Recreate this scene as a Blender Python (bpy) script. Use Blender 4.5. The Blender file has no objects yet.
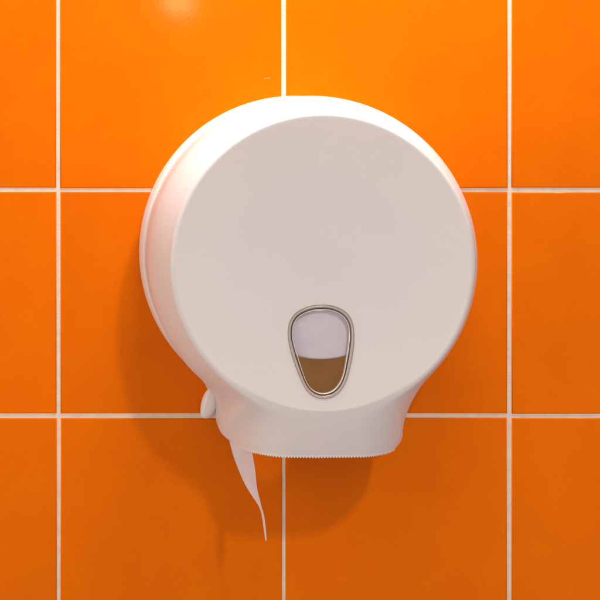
import bpy, bmesh, math, random
from mathutils import Vector, Matrix
random.seed(7)
S = bpy.context.scene
COL = S.collection

# ------------------------------------------------------------------ measures
# The wall is the plane y = 0 (tile faces), x right, z up, the room is at y < 0.
# K = "wall units" per metre (tiles are 0.2 m, 225.5 units); u right, v down.
K = 1127.0
CU, CV = 295.0, 251.8            # centre of the round dispenser on the wall
PU, PV, DIST = 42.0, 137.0, 1.2  # foot of the camera on the wall, its distance
def X(u): return (u - 300.0) / K
def Z(v): return (300.0 - v) / K

# ------------------------------------------------------------------ camera
cam = bpy.data.cameras.new('camera')
cam.sensor_width = 36
cam.lens = 36 * K * DIST / 600.0
cam.shift_x = (300 - PU) / 600.0
cam.shift_y = -(300 - PV) / 600.0
cam.clip_start, cam.clip_end = 0.05, 100
camo = bpy.data.objects.new('camera', cam); COL.objects.link(camo)
camo.location = (X(PU), -DIST, Z(PV)); camo.rotation_euler = (math.pi/2, 0, 0)
S.camera = camo

# ------------------------------------------------------------------ world, lamps, exposure
w = bpy.data.worlds.new('World'); S.world = w; w.use_nodes = True
bg = w.node_tree.nodes['Background']
bg.inputs['Color'].default_value = (1.0, 0.91, 0.885, 1)
bg.inputs['Strength'].default_value = 0.445
def spot(name, loc, target, power, color, radius, cone, blend):
    l = bpy.data.lights.new(name, 'SPOT'); l.energy = power; l.color = color
    l.shadow_soft_size = radius; l.spot_size = math.radians(cone); l.spot_blend = blend
    o = bpy.data.objects.new(name, l); COL.objects.link(o); o.location = loc
    o.rotation_euler = (Vector(target) - Vector(loc)).to_track_quat('-Z', 'Y').to_euler()
    return o
# ceiling downlight above, in front of and to the right of the dispenser
spot('ceiling_downlight', (X(CU)+0.43, -2.09, Z(CV)+1.60), (X(CU), 0, Z(CV)+0.12), 66,
     (1.0, 0.95, 0.90), 0.085, 36, 1.0)
# broad ceiling panel close to the wall, straight above the dispenser
al = bpy.data.lights.new('ceiling_panel', 'AREA'); al.shape = 'RECTANGLE'; al.size = 0.34; al.size_y = 0.14
al.energy = 8.4; al.color = (1.0, 0.97, 0.94)
alo = bpy.data.objects.new('ceiling_panel', al); COL.objects.link(alo); alo.location = (X(CU)+0.02, -0.15, Z(CV)+0.74)
# broad unseen fill light, added to brighten the dispenser's left side
fl = bpy.data.lights.new('left_fill_light', 'AREA'); fl.shape = 'RECTANGLE'; fl.size = 1.2; fl.size_y = 1.2
fl.energy = 9; fl.color = (1.0, 0.92, 0.74)
flo = bpy.data.objects.new('left_fill_light', fl); COL.objects.link(flo); flo.location = (X(CU)-1.7, -0.95, Z(CV)+0.15)
flo.rotation_euler = (Vector((X(CU), -0.05, Z(CV))) - flo.location).to_track_quat('-Z', 'Y').to_euler()
# a small distant lamp of the room whose glint shows on the glaze at the top
spot('distant_lamp', (X(515), -3.0, Z(-345)), (X(CU), 0, Z(CV)), 2.0,
     (1.0, 0.90, 0.88), 0.05, 60, 1.0)
S.view_settings.view_transform = 'Standard'
S.view_settings.look = 'None'
S.view_settings.exposure = 0.10
S.view_settings.gamma = 1.0
S.view_settings.use_curve_mapping = False
S.render.engine = 'CYCLES'
S.render.resolution_x = S.render.resolution_y = 1024
S.cycles.max_bounces = 16
S.cycles.transparent_max_bounces = 16
S.cycles.transmission_bounces = 12
S.cycles.diffuse_bounces = 8

# ------------------------------------------------------------------ helpers
def link(name, me, mat=None, parent=None, smooth=None):
    o = bpy.data.objects.new(name, me); COL.objects.link(o)
    if mat is not None and not me.materials: me.materials.append(mat)
    if parent is not None: o.parent = parent
    if smooth is not None:
        me.polygons.foreach_set('use_smooth', [True]*len(me.polygons))
        me.set_sharp_from_angle(angle=math.radians(smooth))
    return o
def mesh(name, verts, faces, fix=True):
    me = bpy.data.meshes.new(name); me.from_pydata(verts, [], faces); me.update()
    if fix:
        bm = bmesh.new(); bm.from_mesh(me)
        bmesh.ops.remove_doubles(bm, verts=bm.verts, dist=1e-7)
        bmesh.ops.recalc_face_normals(bm, faces=bm.faces)
        bm.to_mesh(me); bm.free()
    return me
def tag(o, label, cat=None, group=None, kind=None):
    o['label'] = label
    if cat: o['category'] = cat
    if group: o['group'] = group
    if kind: o['kind'] = kind
def empty(name, loc):
    o = bpy.data.objects.new(name, None); COL.objects.link(o); o.location = loc
    o.empty_display_size = 0.05
    return o
class N:
    """small node-material helper"""
    def __init__(s, name):
        s.m = bpy.data.materials.new(name); s.m.use_nodes = True
        s.t = s.m.node_tree; s.p = s.t.nodes['Principled BSDF']; s.out = s.t.nodes['Material Output']
        s.tc = s.t.nodes.new('ShaderNodeTexCoord')
    def n(s, kind, **kw):
        x = s.t.nodes.new(kind)
        for k, v in kw.items():
            if k in x.inputs: x.inputs[k].default_value = v
            else: setattr(x, k, v)
        return x
    def l(s, a, b): s.t.links.new(a, b)
    def set(s, **kw):
        for k, v in kw.items(): s.p.inputs[k.replace('_', ' ')].default_value = v
        return s
    def noise(s, scale, detail=3, rough=0.55, coord='Object', vec=None):
        x = s.n('ShaderNodeTexNoise', Scale=scale, Detail=detail, Roughness=rough)
        s.l(vec if vec is not None else s.tc.outputs[coord], x.inputs['Vector']); return x.outputs['Fac']
    def ramp(s, fac, c0, c1, p0=0.0, p1=1.0):
        x = s.n('ShaderNodeValToRGB'); e = x.color_ramp.elements
        e[0].position, e[1].position = p0, p1
        e[0].color = (*c0, 1) if len(c0) == 3 else c0; e[1].color = (*c1, 1) if len(c1) == 3 else c1
        s.l(fac, x.inputs['Fac']); return x.outputs['Color']
    def bump(s, h, strength, dist, prev=None):
        x = s.n('ShaderNodeBump', Strength=strength, Distance=dist); s.l(h, x.inputs['Height'])
        if prev is not None: s.l(prev, x.inputs['Normal'])
        return x.outputs['Normal']

# ------------------------------------------------------------------ materials
def m_tile():
    a = N('orange_glaze')
    g = a.n('ShaderNodeNewGeometry')
    info = a.n('ShaderNodeObjectInfo')
    pos = g.outputs['Position']
    mott = a.noise(16, 5, 0.65, vec=pos)
    fine = a.noise(420, 3, 0.7, vec=pos)
    mm = a.n('ShaderNodeMix'); mm.data_type = 'FLOAT'; mm.inputs[0].default_value = 0.45
    a.l(mott, mm.inputs[2]); a.l(fine, mm.inputs[3])
    col = a.ramp(mm.outputs[0], (0.81, 0.138, 0.0001), (0.885, 0.173, 0.0001), 0.32, 0.68)
    hsv = a.n('ShaderNodeHueSaturation')
    a.l(col, hsv.inputs['Color'])
    mr = a.n('ShaderNodeMapRange'); mr.inputs['To Min'].default_value = 0.95; mr.inputs['To Max'].default_value = 1.02
    a.l(info.outputs['Random'], mr.inputs['Value']); a.l(mr.outputs['Result'], hsv.inputs['Value'])
    a.l(hsv.outputs['Color'], a.p.inputs['Base Color'])
    ro = a.n('ShaderNodeMapRange'); ro.inputs['To Min'].default_value = 0.05; ro.inputs['To Max'].default_value = 0.08
    a.l(a.noise(60, 3, vec=pos), ro.inputs['Value']); a.l(ro.outputs['Result'], a.p.inputs['Roughness'])
    b = a.bump(a.noise(9, 1, vec=pos), 0.4, 0.0006)
    b = a.bump(a.noise(420, 2, vec=pos), 0.05, 0.0003, b)
    a.l(b, a.p.inputs['Normal'])
    a.set(IOR=1.40, Specular_IOR_Level=0.36, Specular_Tint=(1.0, 0.6, 0.3, 1))
    return a.m
def m_grout():
    a = N('cream_grout')
    pos = a.n('ShaderNodeNewGeometry').outputs['Position']
    col = a.ramp(a.noise(90, 5, 0.65, vec=pos), (0.76, 0.56, 0.42), (0.87, 0.70, 0.56), 0.25, 0.62)
    a.l(col, a.p.inputs['Base Color'])
    a.l(a.bump(a.noise(700, 4, 0.7, vec=pos), 0.6, 0.0006), a.p.inputs['Normal'])
    a.set(Roughness=0.85)
    return a.m
def m_plastic(name, c0, c1, rough=0.36, sss=0.0):
    a = N(name)
    col = a.ramp(a.noise(14, 4, 0.6), c0, c1, 0.3, 0.7)
    a.l(col, a.p.inputs['Base Color'])
    ro = a.n('ShaderNodeMapRange'); ro.inputs['To Min'].default_value = rough-0.04; ro.inputs['To Max'].default_value = rough+0.05
    a.l(a.noise(45, 4, 0.6), ro.inputs['Value']); a.l(ro.outputs['Result'], a.p.inputs['Roughness'])
    b = a.bump(a.noise(2600, 2), 0.10, 0.00012)
    b = a.bump(a.noise(11, 1), 0.25, 0.0012, b)
    a.l(b, a.p.inputs['Normal'])
    a.set(IOR=1.49)
    if sss > 0:
        t = a.n('ShaderNodeBsdfTranslucent'); t.inputs['Color'].default_value = (0.95, 0.92, 0.93, 1)
        mx = a.n('ShaderNodeMixShader'); mx.inputs[0].default_value = sss
        a.l(a.p.outputs[0], mx.inputs[1]); a.l(t.outputs[0], mx.inputs[2]); a.l(mx.outputs[0], a.out.inputs['Surface'])
    return a.m
def m_pane():
    a = N('clear_window_plastic')
    t = a.n('ShaderNodeBsdfTransparent'); t.inputs['Color'].default_value = (0.97, 0.96, 0.97, 1)
    gl = a.n('ShaderNodeBsdfGlossy'); gl.inputs['Roughness'].default_value = 0.14
    lw = a.n('ShaderNodeLayerWeight', Blend=0.5)
    pw = a.n('ShaderNodeMath', operation='POWER'); pw.inputs[1].default_value = 4.0
    fr = a.n('ShaderNodeMapRange'); fr.inputs['To Min'].default_value = 0.04; fr.inputs['To Max'].default_value = 0.75
    a.l(lw.outputs['Facing'], pw.inputs[0]); a.l(pw.outputs[0], fr.inputs['Value'])
    mx = a.n('ShaderNodeMixShader')
    a.l(fr.outputs['Result'], mx.inputs[0]); a.l(t.outputs[0], mx.inputs[1]); a.l(gl.outputs[0], mx.inputs[2])
    a.l(mx.outputs[0], a.out.inputs['Surface'])
    return a.m
def m_bezel():
    a = N('clear_bezel_plastic')
    t = a.n('ShaderNodeBsdfTransparent'); t.inputs['Color'].default_value = (0.95, 0.925, 0.905, 1)
    gl = a.n('ShaderNodeBsdfGlossy'); gl.inputs['Roughness'].default_value = 0.10
    lw = a.n('ShaderNodeLayerWeight', Blend=0.5)
    pw = a.n('ShaderNodeMath', operation='POWER'); pw.inputs[1].default_value = 4.0
    fr = a.n('ShaderNodeMapRange'); fr.inputs['To Min'].default_value = 0.04; fr.inputs['To Max'].default_value = 0.75
    a.l(lw.outputs['Facing'], pw.inputs[0]); a.l(pw.outputs[0], fr.inputs['Value'])
    mx = a.n('ShaderNodeMixShader')
    a.l(fr.outputs['Result'], mx.inputs[0]); a.l(t.outputs[0], mx.inputs[1]); a.l(gl.outputs[0], mx.inputs[2])
    a.l(mx.outputs[0], a.out.inputs['Surface'])
    return a.m
def m_paper(name='white_tissue', c0=(0.84, 0.81, 0.84), c1=(0.90, 0.87, 0.90), transl=0.12):
    a = N(name)
    col = a.ramp(a.noise(120, 5, 0.7), c0, c1, 0.3, 0.7)
    a.l(col, a.p.inputs['Base Color'])
    a.l(a.bump(a.noise(900, 4, 0.7), 0.35, 0.0004), a.p.inputs['Normal'])
    a.set(Roughness=0.95, Specular_IOR_Level=0.1)
    if transl:
        t = a.n('ShaderNodeBsdfTranslucent'); a.l(col, t.inputs['Color'])
        mx = a.n('ShaderNodeMixShader'); mx.inputs[0].default_value = transl
        a.l(a.p.outputs[0], mx.inputs[1]); a.l(t.outputs[0], mx.inputs[2]); a.l(mx.outputs[0], a.out.inputs['Surface'])
    return a.m
M_TILE, M_GROUT = m_tile(), m_grout()
M_COVER = m_plastic('white_cover_plastic', (0.905, 0.85, 0.825), (0.925, 0.87, 0.845), 0.28, 0.24)
M_BACK = m_plastic('white_back_plastic', (0.84, 0.78, 0.74), (0.87, 0.81, 0.77), 0.4)
M_PANE, M_BEZEL = m_pane(), m_bezel()
M_PAPER = m_paper()
M_ROLL = m_paper('wound_tissue', transl=0)
M_CARD = m_paper('grey_cardboard', (0.30, 0.24, 0.18), (0.40, 0.33, 0.26), 0)

# ------------------------------------------------------------------ tiled wall
PITCH, JOINT = 225.7/K, 3.4/K
gx = [58.4 + 225.55*i for i in range(-4, 8)]     # vertical joints
gz = [190.2 + 225.9*i for i in range(-4, 7)]     # horizontal joints
def wall_mesh():
    x0, x1, z0, z1 = X(gx[0]), X(gx[-1]), Z(gz[-1]), Z(gz[0])
    y0, y1 = 0.0009, 0.03
    v = [(x, y, z) for y in (y0, y1) for x, z in ((x0, z0), (x1, z0), (x1, z1), (x0, z1))]
    f = [(0, 1, 2, 3), (4, 7, 6, 5), (0, 4, 5, 1), (1, 5, 6, 2), (2, 6, 7, 3), (3, 7, 4, 0)]
    return mesh('wall', v, f)
wall = link('wall', wall_mesh(), M_GROUT)
tag(wall, 'bathroom wall of square glossy orange tiles with cream grout joints', kind='structure')
def tile_mesh():
    h = (225.6/K - JOINT)/2
    b = 0.0016
    prof = [(0.0, 0.006), (0.0, b), (b*0.3, b*0.32), (b, 0.0)]     # inset, y (towards wall +)
    v, f = [], []
    for ins, y in prof:
        q = h - ins
        v += [(-q, y, -q), (q, y, -q), (q, y, q), (-q, y, q)]
    for i in range(len(prof)-1):
        for j in range(4):
            a, c = i*4+j, i*4+(j+1) % 4
            f.append((a, c, c+4, a+4))
    n = (len(prof)-1)*4
    f.append((n, n+1, n+2, n+3))
    return mesh('tile', v, f)
TM = tile_mesh(); TM.materials.append(M_TILE)
TM.polygons.foreach_set('use_smooth', [True]*len(TM.polygons))
for i in range(len(gx)-1):
    for j in range(len(gz)-1):
        t = bpy.data.objects.new('tile', TM); COL.objects.link(t); t.parent = wall
        t.location = (X((gx[i]+gx[i+1])/2 + random.uniform(-.45, .45)), random.uniform(-.00015, .00015),
                      Z((gz[j]+gz[j+1])/2 + random.uniform(-.45, .45)))
        t.rotation_euler = (random.uniform(-.0012, .0012), random.uniform(-.0016, .0016), random.uniform(-.0012, .0012))
        wn = t.modifiers.new('weighted_normals', 'WEIGHTED_NORMAL'); wn.keep_sharp = False; wn.weight = 100

# small pale blemish in the glaze above the dispenser
def blemish():
    v, f, n = [(0, -0.00035, 0)], [], 14
    for i in range(n):
        a = 2*math.pi*i/n
        v.append((0.0042*math.cos(a), 0.0001, 0.0007*math.sin(a) + 0.0005*math.cos(a)**2))
    for i in range(n): f.append((0, 1+i, 1+(i+1) % n))
    return mesh('glaze_blemish', v, f)
bl = link('glaze_blemish', blemish(), m_plastic('pale_glaze', (0.90, 0.22, 0.01), (0.92, 0.28, 0.03), 0.35), wall, smooth=60)
bl.location = (X(267), 0, Z(78.5)); bl.rotation_euler = (0, math.radians(-8), 0)
# ------------------------------------------------------------------ dispenser outline
# polar outline about the centre, th measured from straight down, positive to the right (units)
R0 = 153.5
def catmull(pts, n=12):
    out = []
    for i in range(1, len(pts)-2):
        p0, p1, p2, p3 = pts[i-1:i+3]
        for k in range(n):
            t = k/n
            out.append(tuple(0.5*((2*b) + (-a+c)*t + (2*a-5*b+4*c-d)*t*t + (-a+3*b-3*c+d)*t**3)
                       for a, b, c, d in zip(p0, p1, p2, p3)))
    out.append(pts[-2]); return out
def side(p):      # right-hand half of the spout, bottom centre up to the circle
    a1, a2 = math.radians(47), math.radians(52)
    p = [(-p[1][0], p[1][1])] + p + [(R0*math.sin(a1), R0*math.cos(a1)), (R0*math.sin(a2), R0*math.cos(a2))]
    return sorted((math.atan2(x, y), math.hypot(x, y)) for x, y in catmull(p))
SR = side([(0, 175.8), (30, 175.8), (59, 175.8), (69, 175.6), (79, 174.2), (86, 170), (88, 162), (91, 148), (96, 131.5), (104, 115)])
SL = side([(0, 175.8), (30, 175.8), (50, 175.8), (59, 176), (67.5, 175.2), (75, 173.4), (81, 169), (84, 162), (83.5, 152), (84, 143), (89, 130), (101, 115.8)])
def O(th):
    th = (th + math.pi) % (2*math.pi) - math.pi
    T = SR if th >= 0 else SL
    a = abs(th)
    if a >= T[-1][0]: return R0
    for (a0, r0), (a1, r1) in zip(T, T[1:]):
        if a <= a1:
            return r0 + (r1-r0)*(a-a0)/max(1e-9, a1-a0)
    return R0
def sm(a, b, x):
    t = max(0, min(1, (x-a)/(b-a))); return t*t*(3-2*t)
# angles: dense round the spout
TH = []
d = -180.0
while d < 180 - 1e-6:
    TH.append(math.radians(d))
    d += 0.5 if abs(d + 0.25) < 45 else 1.0
NT = len(TH)
def W(th, r, z):      # polar units + height over the wall (m) -> local dispenser coordinates
    return (r*math.sin(th)/K, -z, -r*math.cos(th)/K)

disp = empty('paper_dispenser', (X(CU), 0, Z(CV)))
tag(disp, 'round white plastic jumbo toilet paper dispenser mounted on the orange tiles', 'paper dispenser')

# ------------------------------------------------------------------ viewing window outline (units about the centre, v down)
SF = 1.112
WIN_IMG = [(321, 306), (309, 308), (298, 313.5), (291.5, 322), (289.3, 334), (291.3, 349), (295.8, 364), (301, 378),
           (306.3, 389), (313.5, 396), (323, 398.8), (333, 396.8), (341, 390.5), (347, 380), (351, 366), (354, 350),
           (355, 335), (353, 322), (346, 312.5), (334, 307)]
def img2loc(p, s=SF): return ((PU+(p[0]-PU)/s) - CU, (PV+(p[1]-PV)/s) - CV)
wl = [img2loc(p) for p in WIN_IMG]
wl = catmull([wl[-1]] + wl + [wl[0], wl[1]], 8)[:-1]
WC = (sum(p[0] for p in wl)/len(wl), sum(p[1] for p in wl)/len(wl))
wpol = sorted((math.atan2(p[0]-WC[0], p[1]-WC[1]), math.hypot(p[0]-WC[0], p[1]-WC[1])) for p in wl)
wpol = [(wpol[-1][0]-2*math.pi, wpol[-1][1])] + wpol + [(wpol[0][0]+2*math.pi, wpol[0][1])]
def RW(phi):
    phi = (phi + math.pi) % (2*math.pi) - math.pi
    for (a0, r0), (a1, r1) in zip(wpol, wpol[1:]):
        if a0 <= phi <= a1: return r0 + (r1-r0)*(phi-a0)/max(1e-9, a1-a0)
    return wpol[0][1]

# ------------------------------------------------------------------ cover
RD = 132.0                    # radius of the dished face
ZRIM, DISH = 0.1205, 0.0056
def zface(r): return ZRIM - DISH*(1 - (r/RD)**2)
ZT, RT = 0.1165, 138.3        # where the rim's round edge ends and the shoulder begins
CUT = math.radians(25.5)      # the spout is open at the bottom
EL = [(0, .1085), (11, .1075), (14.8, .102), (17.8, .093), (20.5, .079), (22.5, .066), (25, .053), (28, .052), (33, .058), (40, .066), (48, .072), (181, .072)]
ER = [(0, .1085), (14, .1065), (18.4, .099), (21.2, .092), (24.5, .079), (27, .067), (30, .062), (36, .066), (46, .072), (181, .072)]
def edge_z(th):
    a = math.degrees(abs(th)); T = ER if th >= 0 else EL
    acc = 0.0
    for d in (-2, -1, 0, 1, 2):      # smoothed look-up
        x = abs(a + d*0.9)
        for (a0, z0), (a1, z1) in zip(T, T[1:]):
            if a0 <= x <= a1: acc += z0 + (z1-z0)*(x-a0)/(a1-a0); break
        else: acc += T[-1][1]
    return acc/5
def spk(th): return 1 - sm(22, 46, math.degrees(abs(th)))
def cover_mesh():
    rings = []
    # front face: from the window outline out to the face's edge
    for q in (-1, 0, 0.001, 0.012, 0.024, 0.034, 0.06, 0.15, 0.3, 0.45, 0.6, 0.75, 0.88, 0.96, 1.0):
        ring = []
        for th in TH:
            cx, cy = RD*math.sin(th), RD*math.cos(th)
            phi = math.atan2(cx-WC[0], cy-WC[1])
            rw = RW(phi) - 2.2
            wx, wy = WC[0]+rw*math.sin(phi), WC[1]+rw*math.cos(phi)
            t = max(q, 0)
            x, y = wx+(cx-wx)*t, wy+(cy-wy)*t
            z = zface(math.hypot(x, y))
            if q == 0:      # rounded lip of the window opening
                z -= 0.0008
            if q == -1:
                z -= 0.0030
            ring.append((x/K, -z, -y/K))
        rings.append(ring)
    # rim's round edge
    for r, z in ((133.6, 0.1208), (135.2, 0.1205), (136.6, 0.1196), (137.6, 0.1183)):
        rings.append([W(th, r, z + (ZRIM - 0.00022*(r-RD) - z)*spk(th)) for th in TH])
    # shoulder / spout front
    for q in (0, 0.08, 0.18, 0.3, 0.42, 0.54, 0.65, 0.75, 0.83, 0.9, 0.95, 0.98, 1.0):
        ring = []
        for th in TH:
            o = O(th); a = math.degrees(abs(th))
            e = edge_z(th)
            k = sm(36, 22, 0) if False else 1 - sm(18, 40, a)     # 1 on the spout's front
            p = 1.0 + 0.1*k; m = 1.55 - 0.5*k
            zt = ZT + (ZRIM - 0.00022*(RT-RD) - ZT)*spk(th)
            z = e + (zt-e)*max(0.0, 1-q**p)**(1/m)
            ring.append(W(th, RT+(o-RT)*q, z))
        rings.append(ring)
    nopen = len(rings)
    # side wall back to the back plate
    for q in (0.2, 0.5, 0.8, 1.0):
        ring = []
        for th in TH:
            o = O(th); e = edge_z(th)
            z = e + (0.0215-e)*q
            ring.append(W(th, o - 2.4*q*q, z))
        rings.append(ring)
    v = [p for r in rings for p in r]; f = []
    for i in range(len(rings)-1):
        for j in range(NT):
            jn = (j+1) % NT
            if i >= nopen-1 and abs((TH[j]+ (TH[jn] if jn else TH[j]))/2) < CUT: continue
            f.append((i*NT+j, i*NT+jn, (i+1)*NT+jn, (i+1)*NT+j))
    me = mesh('cover', v, f, fix=False)
    bm = bmesh.new(); bm.from_mesh(me)
    bmesh.ops.delete(bm, geom=[x for x in bm.verts if not x.link_faces], context='VERTS')
    bmesh.ops.recalc_face_normals(bm, faces=bm.faces)
    # make sure the front looks into the room
    fr = max(bm.faces, key=lambda q: -q.calc_center_median().y)
    if fr.normal.y > 0: bmesh.ops.reverse_faces(bm, faces=bm.faces)
    bm.to_mesh(me); bm.free()
    return me
cover = link('cover', cover_mesh(), M_COVER, disp, smooth=50)
sd = cover.modifiers.new('shell', 'SOLIDIFY'); sd.thickness = 0.0024; sd.offset = -1

# serrated tear edge along the front of the spout
def serrated():
    v, f = [], []
    pts = []
    n = 400
    for i in range(n+1):
        th = -math.radians(23) + math.radians(46.5)*i/n
        o = O(th); pts.append((o*math.sin(th), o*math.cos(th), edge_z(th)))
    # resample by length
    L = [0]
    for a, b in zip(pts, pts[1:]):
        L.append(L[-1] + math.dist((a[0], a[1], a[2]*K), (b[0], b[1], b[2]*K)))
    pitch = 2.75
    def at(s):
        for k in range(len(L)-1):
            if L[k+1] >= s:
                t = (s-L[k])/max(1e-9, L[k+1]-L[k]); return [a+(b-a)*t for a, b in zip(pts[k], pts[k+1])]
        return pts[-1]
    nt = int(L[-1]/pitch)
    prof = ((0.0, 0.0), (0.28, 1.2), (0.5, 1.6), (0.72, 1.2))
    for k in range(nt):
        for fr, hgt in prof:
            x, y, z = at((k+fr)*pitch)
            for dz in (0.0004, -0.0014):
                v.append((x/K, -(z+dz), -(y-2.5)/K)); v.append((x/K, -(z+dz), -(y+hgt)/K))
    m = len(v)//4
    for k in range(m-1):
        a, b = 4*k, 4*k+4
        f += [(a, b, b+1, a+1), (a+2, a+3, b+3, b+2), (a+1, b+1, b+3, a+3), (a, a+2, b+2, b)]
    return mesh('serrated_edge', v, f)
link('serrated_edge', serrated(), M_COVER, cover)

# window pane and clear bezel
def outline(scale_off, n=96):
    out = []
    for i in range(n):
        phi = -math.pi + 2*math.pi*i/n
        r = RW(phi) + scale_off
        out.append((WC[0]+r*math.sin(phi), WC[1]+r*math.cos(phi)))
    return out
def loft(profile, close_ends=False, ring_loop=False, n=96):
    v, f = [], []
    for off, dz in profile:
        for x, y in outline(off, n):
            v.append((x/K, -(zface(math.hypot(x, y)) + dz), -y/K))
    m = len(profile)
    for i in range(m if ring_loop else m-1):
        for j in range(n):
            a, b = i*n+j, i*n+(j+1) % n
            c, d = ((i+1) % m)*n+(j+1) % n, ((i+1) % m)*n+j
            f.append((a, b, c, d))
    if close_ends:
        f.append(tuple(range(n))); f.append(tuple(range((m-1)*n, m*n)))
    return mesh('loft', v, f)
bez = link('window_bezel', loft([(0.0, 0.0001), (-0.1, 0.0008), (-0.5, 0.0013), (-1.1, 0.0015), (-1.9, 0.0013), (-2.5, 0.0008), (-2.9, 0.0001), (-3.05, -0.0030),
                                (-2.35, -0.0030), (-2.35, 0.0001)], ring_loop=True), M_BEZEL, cover, smooth=40)
link('inner_dark_ring', loft([(-3.08, -0.0030), (-3.08, 0.0000), (-3.6, 0.0000), (-3.6, -0.0030)], ring_loop=True),
     m_plastic('dark_brown_ring', (0.12, 0.06, 0.035), (0.17, 0.09, 0.05), 0.3), cover)  # thin ring added to draw the dark line inside the bezel
link('reflection_ring', loft([(-3.63, -0.0030), (-3.63, -0.0002), (-3.95, 0.0001), (-4.3, -0.0001), (-4.45, -0.0030)], ring_loop=True),
     m_plastic('painted_reflection', (0.80, 0.70, 0.66), (0.86, 0.76, 0.72), 0.25), cover, smooth=40)  # added ring, its pale pink colour stands for a reflected light line
link('groove_shade_ring', loft([(0.05, -0.0004), (0.05, 0.0003), (0.5, 0.00025), (0.5, -0.0004)], ring_loop=True),
     m_plastic('groove_shade', (0.24, 0.19, 0.16), (0.30, 0.25, 0.21), 0.25), cover)  # added ring, dark colour stands in for the shaded groove round the bezel
link('window_pane', loft([(-4.5, -0.0022), (-4.5, -0.0008), (-5.1, -0.0005)], close_ends=True), M_PANE, cover, smooth=30)

# ------------------------------------------------------------------ back plate
def plate_outline(off):
    out = []
    for th in TH:
        r = O(th) + off
        x, y = r*math.sin(th), r*math.cos(th)
        if y > 158: x, y = x*158/y, 158.0
        out.append((x, y))
    return out
def back_mesh():
    prof = [(2.4, 0.0), (2.2, 0.006), (1.7, 0.011), (0.9, 0.0155), (-0.2, 0.0188), (-1.4, 0.0202), (-4.5, 0.0202), (-6, 0.0185), (-6.0, 0.004)]
    v, f = [], []
    for off, z in prof:
        v += [(x/K, -z, -y/K) for x, y in plate_outline(off)]
    m = len(prof)
    for i in range(m):
        for j in range(NT):
            a, b = i*NT+j, i*NT+(j+1) % NT
            f.append((a, b, ((i+1) % m)*NT+(j+1) % NT, ((i+1) % m)*NT+j))
    me = mesh('back_plate', v, f)
    bm = bmesh.new(); bm.from_mesh(me)
    # central disc with three arms out to the rim
    def box(x0, x1, y0, y1, z0, z1):
        vs = [bm.verts.new((x/K, -z, -y/K)) for z in (z0, z1) for x, y in ((x0, y0), (x1, y0), (x1, y1), (x0, y1))]
        for q in ((0, 1, 2, 3), (4, 7, 6, 5), (0, 4, 5, 1), (1, 5, 6, 2), (2, 6, 7, 3), (3, 7, 4, 0)):
            bm.faces.new([vs[i] for i in q])
    n = 64
    top = [bm.verts.new((88*math.sin(2*math.pi*i/n)/K, -0.008, 88*math.cos(2*math.pi*i/n)/K)) for i in range(n)]
    bot = [bm.verts.new((88*math.sin(2*math.pi*i/n)/K, -0.0005, 88*math.cos(2*math.pi*i/n)/K)) for i in range(n)]
    bm.faces.new(top); bm.faces.new(list(reversed(bot)))
    for i in range(n): bm.faces.new((top[i], top[(i+1) % n], bot[(i+1) % n], bot[i]))
    box(-147, -80, -22, 22, 0.0008, 0.0072); box(80, 147, -22, 22, 0.0008, 0.0072); box(-22, 22, -147, -80, 0.0008, 0.0072)
    bmesh.ops.recalc_face_normals(bm, faces=bm.faces)
    bm.to_mesh(me); bm.free()
    return me
back = link('back_plate', back_mesh(), M_BACK, disp, smooth=40)
def lathe(prof, n=40, axis=Vector((0, -1, 0)), at=(0, 0, 0)):
    """prof: (radius, height along axis)"""
    q = Vector((0, 0, 1)).rotation_difference(axis)
    v, f = [], []
    for r, h in prof:
        for i in range(n):
            a = 2*math.pi*i/n
            v.append(tuple(Vector(at) + q @ Vector((r*math.cos(a), r*math.sin(a), h))))
    m = len(prof)
    for i in range(m-1):
        for j in range(n):
            f.append((i*n+j, i*n+(j+1) % n, (i+1)*n+(j+1) % n, (i+1)*n+j))
    if prof[0][0] > 1e-6: f.append(tuple(range(n)))
    if prof[-1][0] > 1e-6: f.append(tuple(range((m-1)*n, m*n)))
    return mesh('lathe', v, f)
link('spindle', lathe([(0.017, 0.0085), (0.017, 0.080), (0.0165, 0.082), (0.014, 0.083)]), M_BACK, back, smooth=40)

M_BROWN = m_plastic('brown_inner_plastic', (0.74, 0.40, 0.03), (0.98, 0.58, 0.07), 0.3)
def panel_mesh():
    n = 40; v, f = [], []
    for rr, z in ((91, 0.0040), (91, 0.0062), (146, 0.0062), (146, 0.0040)):
        for i in range(n+1):
            a = math.radians(-70 + 140*i/n); r = min(rr, 152/max(0.2, math.cos(a)))
            v.append(W(a, r, z))
    for i in range(4):
        for j in range(n):
            f.append((i*(n+1)+j, i*(n+1)+j+1, ((i+1) % 4)*(n+1)+j+1, ((i+1) % 4)*(n+1)+j))
    f += [tuple(k*(n+1) for k in range(4)), tuple(k*(n+1)+n for k in range(4))]
    return mesh('inner_panel', v, f)
ip = link('inner_panel', panel_mesh(), M_BROWN, back, smooth=40)
ip['label'] = 'brown inner panel seen through the lower half of the window'
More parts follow.
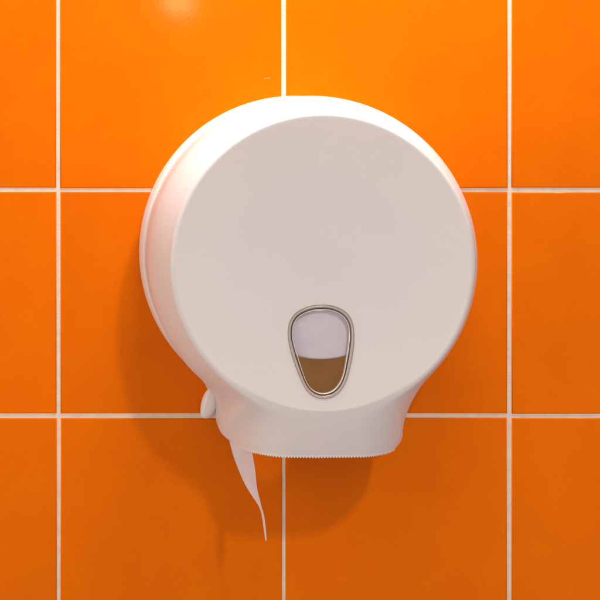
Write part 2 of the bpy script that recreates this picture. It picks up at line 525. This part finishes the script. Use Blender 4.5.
# rounded lug on the left of the neck
def lug_mesh():
    hv, hw, t = 15.8/K, 8.2/K, 9/K
    prof = [(1.0, -0.6), (1.0, 0.3), (0.98, 0.55), (0.92, 0.78), (0.8, 0.92), (0.6, 0.98), (0.35, 1.0), (0.12, 1.0), (0.0, 1.0)]
    n = 40; v, f = [], []
    for r, h in prof:
        for i in range(n):
            a = 2*math.pi*i/n
            ridge = 0.55*max(0.0, abs(r*math.cos(a)+0.15)-0.12)*(h > 0.2)
            v.append((r*hw*math.cos(a), -(h*t - ridge*t), r*hv*math.sin(a)))
    m = len(prof)
    for i in range(m-1):
        for j in range(n):
            f.append((i*n+j, i*n+(j+1) % n, (i+1)*n+(j+1) % n, (i+1)*n+j))
    f.append(tuple(range(n)))
    return mesh('side_lug', v, f)
lug = link('side_lug', lug_mesh(), M_BACK, disp, smooth=50)
lug.location = (-87.5/K, -0.0185, -147/K); lug.rotation_euler = (math.radians(-6), math.radians(14), math.radians(-34))

# ------------------------------------------------------------------ paper roll inside and its torn tail
roll = empty('toilet_paper_roll', (X(CU), 0, Z(CV)))
tag(roll, 'white toilet paper roll inside the dispenser, seen through its window, torn tail hanging below', 'paper roll')
RR = 87.0/K
def roll_mesh():
    pr = [(0.022, 0.0155), (RR-0.001, 0.0155), (RR, 0.0165), (RR, 0.1100), (RR-0.001, 0.1110)]
    k = 26
    for i in range(k+1):      # end face with faint winding ridges
        r = RR-0.001 - (RR-0.001-0.022)*i/k
        pr.append((r, 0.1110 + (0.00025 if i % 2 else -0.0001)))
    pr.append((0.022, 0.0155))
    me = lathe(pr, 96)
    bm = bmesh.new(); bm.from_mesh(me)
    bmesh.ops.delete(bm, geom=[q for q in bm.faces if len(q.verts) > 4], context='FACES_ONLY')
    bmesh.ops.recalc_face_normals(bm, faces=bm.faces)
    bm.to_mesh(me); bm.free(); return me
link('wound_paper', roll_mesh(), M_ROLL, roll, smooth=40)
link('cardboard_core', lathe([(0.0205, 0.0150), (0.0219, 0.0150), (0.0219, 0.1100), (0.0205, 0.1100), (0.0205, 0.0150)]), M_CARD, roll, smooth=40)
def img2pt(u, v, z):
    s = DIST/(DIST - z)
    return Vector(((PU+(u-PU)/s - CU)/K, -z, -((PV+(v-PV)/s) - CV)/K))
def tail_mesh():
    # rows from the roll down: back edge and front edge, each (u, v, height over the wall)
    back_e = [(207, 372, .030), (216, 398, .026), (224, 420, .023), (230, 442, .022), (233, 456, .026), (237.5, 468, .034), (243, 480, .045),
              (249, 491, .058), (255, 500.5, .072), (259.8, 507.5, .084), (261.6, 514, .0870), (262.8, 521, .0885), (263.9, 529, .0900), (265.4, 540.5, .0925)]
    front_e = [(236, 380, .080), (244, 412, .080), (249, 435, .080), (252.5, 452, .082), (253.8, 464, .084), (255.2, 475, .086), (256.6, 485, .088),
               (258.2, 494, .090), (259.7, 501, .091), (261.2, 507.2, .092), (263.6, 513.4, .093), (264.7, 520.5, .094), (265.7, 529, .0945), (266.5, 541, .0945)]
    nb = 8; v, f = [], []
    for i, (b, c) in enumerate(zip(back_e, front_e)):
        B, C = img2pt(*b), img2pt(*c)
        for j in range(nb+1):
            t = j/nb
            p = B.lerp(C, t)
            p.x += 0.0022*math.sin(math.pi*t)*(1 if i < 9 else 0.0) + 0.0004*math.sin(i*1.7+j*0.8)*(i < 9)
            v.append(tuple(p))
    for i in range(len(back_e)-1):
        for j in range(nb):
            a = i*(nb+1)+j; f.append((a, a+1, a+nb+2, a+nb+1))
    return mesh('paper_tail', v, f)
tail = link('paper_tail', tail_mesh(), M_PAPER, roll, smooth=60)
ss = tail.modifiers.new('soft', 'SUBSURF'); ss.levels = ss.render_levels = 2
so = tail.modifiers.new('thickness', 'SOLIDIFY'); so.thickness = 0.00025; so.offset = 0
